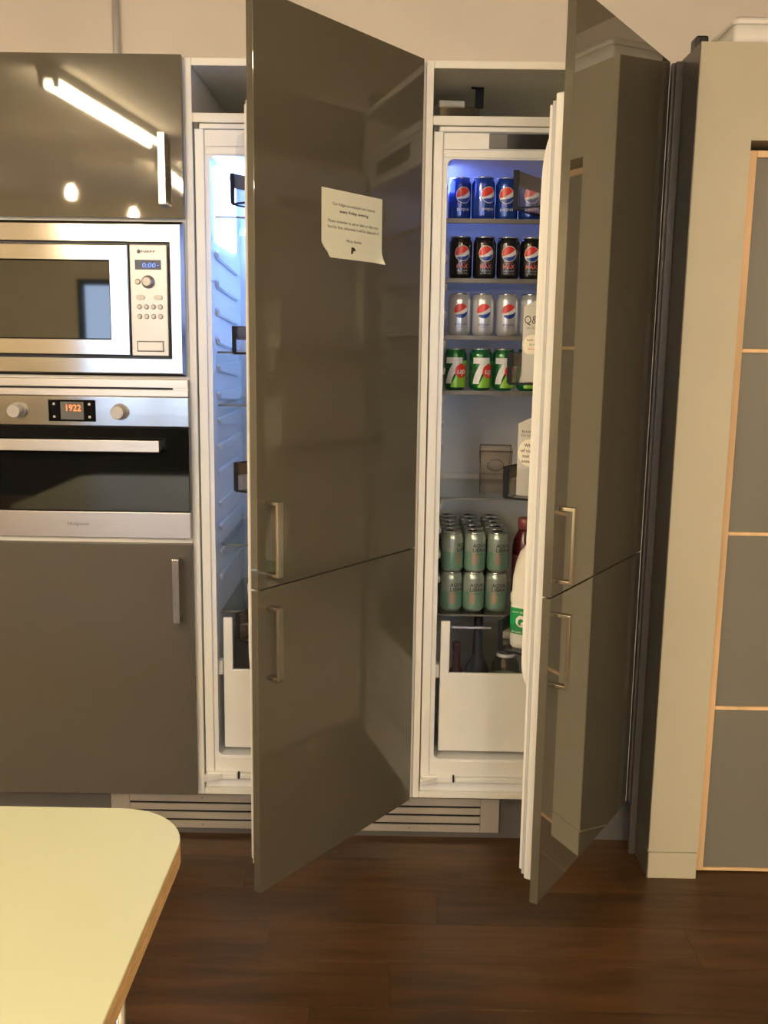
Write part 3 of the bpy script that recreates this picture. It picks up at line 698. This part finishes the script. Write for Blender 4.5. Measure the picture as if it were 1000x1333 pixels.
def milk_bottle(label, fr, s, tt, z, cap, lab=True):
    th = (T1, T2)[fr]
    t = thing('milk_bottle', label, 'bottle', dpt(fr, s, tt, z), th)
    def sec(r, zz, k=4.0, n=28):
        out = []
        for i in range(n):
            a = 2*PI*i/n; ca, sa = math.cos(a), math.sin(a)
            q = (abs(ca)**k+abs(sa)**k)**(-1/k); out.append((r*q*ca, r*q*sa, zz))
        return out
    P = [(0.036, 0.0), (0.040, 0.004), (0.0415, 0.02), (0.0415, 0.10), (0.0405, 0.104), (0.0425, 0.110), (0.043, 0.128), (0.040, 0.136), (0.039, 0.17), (0.036, 0.205), (0.029, 0.228), (0.020, 0.242), (0.0165, 0.248), (0.0165, 0.256)]
    bd = MB().loft([sec(r, zz, 5.0 if zz < 0.2 else (3.0 if zz < 0.235 else 2.0)) for r, zz in P]).build('body', 'milk', t)
    MB().lathe([(0.019, 0.253), (0.019, 0.268), (0.0175, 0.270)], n=24).build('cap', cap, t)
    # grip handle on the rear corner
    hnd = MB()
    pts = [Vector((0.026, 0, 0.228)), Vector((0.040, 0, 0.222)), Vector((0.046, 0, 0.19)), Vector((0.043, 0, 0.145))]
    for a, c_ in zip(pts, pts[1:]): hnd.tube(a, c_, 0.007, 10)
    hnd.build('grip', 'milk', t)
    if lab:
        p = MB(); rows = [sec(0.0422, zz, 5.0) for zz in (0.036, 0.099)]
        n = len(rows[0]); k = p.mi('milk_green')
        for i in range(n): j = (i+1) % n; p.poly([rows[0][i], rows[0][j], rows[1][j], rows[1][i]], [(0, 1, 2, 3)], 'milk_green')
        p.text('semi skimmed', -0.004, 0.090, 0.005, fx(-0.0434), 'milk', width=0.05); p.text('fresh milk', -0.004, 0.042, 0.005, fx(-0.0434), 'milk', width=0.05)
        p.disc(-0.006, 0.068, 0.014, fx(-0.0434), 'milk'); p.disc(-0.006, 0.066, 0.008, fx(-0.0437), 'milk_green'); p.disc(0.000, 0.061, 0.007, fx(-0.0439), 'carton_cream')
        p.build('wrap_label', None, t)
    return t
milk_bottle('white plastic milk bottle with a green wrap label in a clear door bin', 1, 0.433, 0.1155, 0.6982, 'milk_green')
milk_bottle('white plastic milk bottle in the door bin of the blue-lit fridge', 0, 0.433, 0.1205, 0.7032, 'blue_print', lab=False)
c = carton('juice_carton', 'orange printed juice carton with green cap in the blue-lit fridge door', 0, 0.433, 0.118, 1.0632, 'orange_print', w=0.06, h=0.12, roof=0.014, cap='milk_green')

# dark red bottle beside the pale green cans
t = thing('juice_bottle', 'dark pink drink bottle on the lowest glass shelf behind the milk', 'bottle', (0.915, 0.19, 0.6625))
MB().lathe([(0.032, 0.0), (0.036, 0.004), (0.036, 0.17), (0.033, 0.19), (0.022, 0.215), (0.018, 0.225)], n=24).build('body', 'wine_red', t)
MB().lathe([(0.022, 0.223), (0.022, 0.252), (0.019, 0.255)], n=20).build('cap', 'berry', t)
MB().lathe([(0.0364, 0.06), (0.0364, 0.15)], n=24, close=False).build('wrap_label', 'berry', t)

# bottles in the drawer (base at top of drawer base plate)
zb = 0.2950
def bottle(label, x, y, h, r, bodymat, nk=0.35, capm=None, lab=None):
    t = thing('bottle', label, 'bottle', (x, y, zb))
    hs = h*(1-nk)
    MB().lathe([(r*0.9, 0), (r, 0.004), (r, hs*0.72), (r*0.92, hs*0.82), (r*0.45, hs), (r*0.36, h*0.86), (r*0.36, h-0.012)], n=24).build('body', bodymat, t)
    MB().lathe([(r*0.40, h*0.93), (r*0.40, h), (r*0.36, h+0.001)], n=18).build('cap', capm or bodymat, t)
    if lab:
        MB().lathe([(r*1.012, hs*0.25), (r*1.012, hs*0.66)], n=24, close=False).build('wrap_label', lab, t)
        if bodymat == 'clear_bottle':
            q = lambda k: r*(0.94-0.47*(k-0.82)/0.18)
            MB().lathe([(q(0.925), hs*0.925), (q(0.96), hs*0.96)], n=24, close=False).build('neck_label', 'print_white', t)
            MB().lathe([(q(0.96), hs*0.96), (q(0.99), hs*0.99)], n=24, close=False).build('neck_band', 'ink', t)
    return t
bottle('tall dark wine bottle standing in the fridge drawer', 0.792, 0.22, 0.345, 0.038, 'wine', 0.42, 'wine', 'wine_red')
bottle('short dark red bottle standing in the fridge drawer', 0.727, 0.20, 0.245, 0.030, 'wine_red', 0.30, 'wine_red')
bottle('clear round-shouldered bottle with black and white neck label in the drawer', 0.872, 0.19, 0.288, 0.042, 'clear_bottle', 0.20, 'white_plastic', 'print_white')
bottle('clear bottle with a dark printed neck band, beside the round-shouldered one', 0.958, 0.17, 0.265, 0.038, 'clear_bottle', 0.16, 'ink_grey', 'print_white')

# clear trays in the niche over the right-hand fridge
t = thing('clear_tray', 'clear plastic tray with dark clip lying in the space above the drinks fridge', 'tray', (0.68, 0.30, 1.961), 0.12)
b = MB(); rbox(b, 0.050, 0.12, 0.056, 0.13, 0.0005, 0.062, 0.003); b.build('body', 'clear_tub', t)
b = MB(); b.box(0.040, 0.062, -0.134, -0.126, 0.058, 0.112, bev=0.002); b.box(0.028, 0.062, -0.134, -0.126, 0.106, 0.112, bev=0.002); b.build('clip', 'bin_dark', t)
MB().box(-0.05, 0.02, -0.09, 0.09, 0.0665, 0.085, bev=0.003).build('folded_lid', 'carcass', t)
for yy in (-0.10, 0.10): MB().box(-0.045, 0.045, yy-0.003, yy+0.003, 0.0035, 0.066).build('divider', 'clear_tub', t)

# ------------------------------------------------------------------ notice on the door
th = T1
t = thing('paper_notice', 'white paper notice with printed lines stuck to the glossy grey fridge door', 'notice', dpt(0, 0.277, -0.0006, 1.590), th)
PWD, PHT = 0.222, 0.148
def curl(x, z):
    """x from -w/2 to w/2 along the door, z from 0 to h; lower corners lift off"""
    y = -0.0004
    dl = max(0.0, 0.032-((x+PWD/2)+z)); dr_ = max(0.0, 0.030-((PWD/2-x)+z))
    return (x+dl*0.35-dr_*-0.12, y-7.0*dl*dl*1.4-9.0*dr_*dr_*1.2, z+dl*0.30-dr_*0.10)
b = MB(); NX, NZ = 28, 18; P = []; F = []
for j in range(NZ+1):
    for i in range(NX+1): P.append(curl(-PWD/2+PWD*i/NX, PHT*j/NZ))
for j in range(NZ):
    for i in range(NX): a = j*(NX+1)+i; F.append((a, a+1, a+NX+2, a+NX+1))
b.poly(P, F, 'paper', True); b.build('sheet', 'paper', t)
p = MB(); fp = lambda x, z: (x, -0.0009, z)
for tx, zz, w_, bo in (('Our fridges are emptied and cleaned', 0.1175, 0.155, 0), ('every Friday evening', 0.1030, 0.105, 1), ('Please remember to use or label or take your', 0.080, 0.185, 0), ('food by then, otherwise it will be disposed of', 0.0675, 0.188, 0), ('Many thanks', 0.041, 0.056, 0)):
    p.text(tx, 0.004, zz, 0.0065, fp, 'ink', width=w_, bold=bool(bo))
p.prism([(-0.006, 0.013), (-0.001, 0.013), (0.002, 0.019), (0.012, 0.022), (0.004, 0.028), (-0.005, 0.028)], 'y', -0.0009, -0.0007, 'ink')
p.build('print', None, t)

# ------------------------------------------------------------------ taupe partition on the right
YP = -0.137
pt = struct(bpy.data.objects.new('wall_partition', None)); COL.objects.link(pt); pt.location = (1.2915, YP, 0); pt['label'] = 'taupe painted post and lintel beside the fridges'
og = pt.location
MB(og).prism([(1.231, 0.0755), (1.362, 0.0755), (1.362, 1.884), (2.50, 1.884), (2.50, 0.0755), (2.62, 0.0755), (2.62, 2.10), (1.231, 2.10)], 'y', YP, 0.45).build('frame', 'taupe', pt)
MB(og).box(1.231, 1.3605, YP-0.003, 0.45, 0.0, 0.073, bev=0.002).build('skirting', 'taupe', pt)
MB(og).box(2.50, 2.62, YP-0.003, 0.45, 0.0, 0.073, bev=0.002).build('skirting', 'taupe', pt)
ep = thing('filler_and_shaded_side', 'dark grey filler strips, and the taupe post side coloured dark as shade', 'panel', (1.23, 0, 0)); og = ep.location
MB(og).box(1.2283, 1.2307, YP+0.001, 0.05, 0.078, 2.098, bev=0.0004).build('shaded_side', 'door_satin', ep)  # thin dark board puts the shade on the post's side into colour
MB(og).box(1.2283, 1.2307, YP-0.002, 0.05, 0.0, 0.072, bev=0.0004).build('skirting', 'door_satin', ep)  # skirting side darkened to match the shaded post side
MB(og).box(1.2035, 1.2280, 0.0, 0.02, 0.151, 2.09, bev=0.001).build('filler_strip', 'door_satin', ep)
MB(og).box(1.2100, 1.2280, -0.014, -0.0005, 0.0, 2.09, bev=0.001).build('filler_strip', 'door_satin', ep)
# panelled door
d = struct(bpy.data.objects.new('door_1', None)); COL.objects.link(d); d.location = (1.93, -0.10, 0.002); d['label'] = 'grey door of four panels edged with pale pine strips'
og = d.location
DX0, DX1 = 1.3665, 2.495; yd = -0.103
MB(og).box(DX0, DX0+0.024, yd, yd+0.045, 0.004, 1.868, bev=0.001).build('wood_edge', 'pine', d)
MB(og).box(DX1-0.014, DX1, yd, yd+0.045, 0.004, 1.868, bev=0.001).build('wood_edge', 'pine', d)
MB(og).box(DX0+0.0245, DX1-0.0145, yd, yd+0.045, 1.852, 1.868, bev=0.001).build('wood_edge', 'pine', d)
cuts = [0.012, 0.468, 0.9355, 1.3965, 1.8515]
MB(og).box(DX0+0.0245, DX1-0.0145, yd, yd+0.045, 0.004, 0.0115, bev=0.001).build('wood_edge', 'pine', d)
for z in cuts[1:-1]: MB(og).box(DX0+0.0245, DX1-0.0145, yd, yd+0.045, z-0.0045, z+0.0045, bev=0.0008).build('wood_strip', 'pine', d)
for k in range(4):
    MB(og).box(DX0+0.0245, DX1-0.0145, yd+0.004, yd+0.040, cuts[k]+(0.0048 if k else 0.0003), cuts[k+1]-(0.0048 if k < 3 else 0.0003), bev=0.001).build('panel', 'panel_grey', d)
struct(MB().box(1.3625, 2.4995, 0.0, 0.01, 0.0, 1.8835).build('recess_shade', 'dark_gap'))['label'] = 'dark sheet standing in for shade in the recess behind the panelled door'  # near-black sheet painted in place of the recess shadow

# things on top of the partition
t = thing('storage_tub', 'white plastic tub with rounded corners on top of the taupe lintel', 'tub', (1.56, 0.08, 2.1005)); og = t.location
def rrect(x0, x1, y0, y1, r, z, n=6):
    out = []
    for cx, cy, a0 in ((x1-r, y1-r, 0), (x0+r, y1-r, PI/2), (x0+r, y0+r, PI), (x1-r, y0+r, 3*PI/2)):
        for i in range(n+1): a = a0+PI/2*i/n; out.append((cx+r*math.cos(a), cy+r*math.sin(a), z))
    return out
MB(og).loft([rrect(1.318, 1.83, -0.095, 0.40, 0.012, 2.1008), rrect(1.316, 1.832, -0.098, 0.402, 0.014, 2.150)]).build('body', 'white_plastic', t)
MB(og).loft([rrect(1.314, 1.834, -0.100, 0.404, 0.015, 2.1503), rrect(1.314, 1.834, -0.100, 0.404, 0.015, 2.160), rrect(1.322, 1.826, -0.092, 0.396, 0.012, 2.168)]).build('lid', 'white_plastic', t)
t = thing('router_box', 'small black box behind the white tub on the taupe post', 'box', (1.27, 0.06, 2.1005)); og = t.location
MB(og).box(1.272, 1.304, 0.05, 0.10, 2.1007, 2.170, bev=0.006).build('case', 'black', t)
MB(og).box(1.278, 1.298, 0.048, 0.0505, 2.110, 2.120).build('front_slot', 'ink_grey', t)

# ------------------------------------------------------------------ table
t = thing('table', 'pale cream-green laminate table with rounded corner and wood edge', 'table', (-0.37, -1.765, 0)); og = t.location
TX0, TX1, TY0, TY1, TZ = -1.0, 0.254, -2.28, -1.243, 0.74
top = MB(og).loft([rrect(TX0, TX1, TY0, TY1, 0.105, TZ-0.031, 10), rrect(TX0, TX1, TY0, TY1, 0.105, TZ-0.0015, 10)], smooth=False).build('table_top', 'table_edge', t)
MB(og).loft([rrect(TX0, TX1, TY0, TY1, 0.105, TZ-0.0014, 10), rrect(TX0+0.0008, TX1-0.0008, TY0+0.0008, TY1-0.0008, 0.1045, TZ, 10)], smooth=False).build('laminate', 'table_laminate', top)
for x in (TX0+0.09, TX1-0.082):
    for y in (TY0+0.10, TY1-0.13):
        l = MB(og).tube((x, y, 0.012), (x, y, TZ-0.0313), 0.0115, 16).build('leg', 'chrome', t)
        MB(og).lathe([(0.015, 0.0005), (0.0155, 0.010), (0.014, 0.0125)], (x, y, 0), 16).build('foot', 'black', l)
f = MB(og)
f.box(TX0+0.10, TX1-0.10, TY1-0.138, TY1-0.122, TZ-0.066, TZ-0.0313); f.box(TX0+0.10, TX1-0.10, TY0+0.092, TY0+0.108, TZ-0.066, TZ-0.0313)
f.build('apron', 'chrome', t)
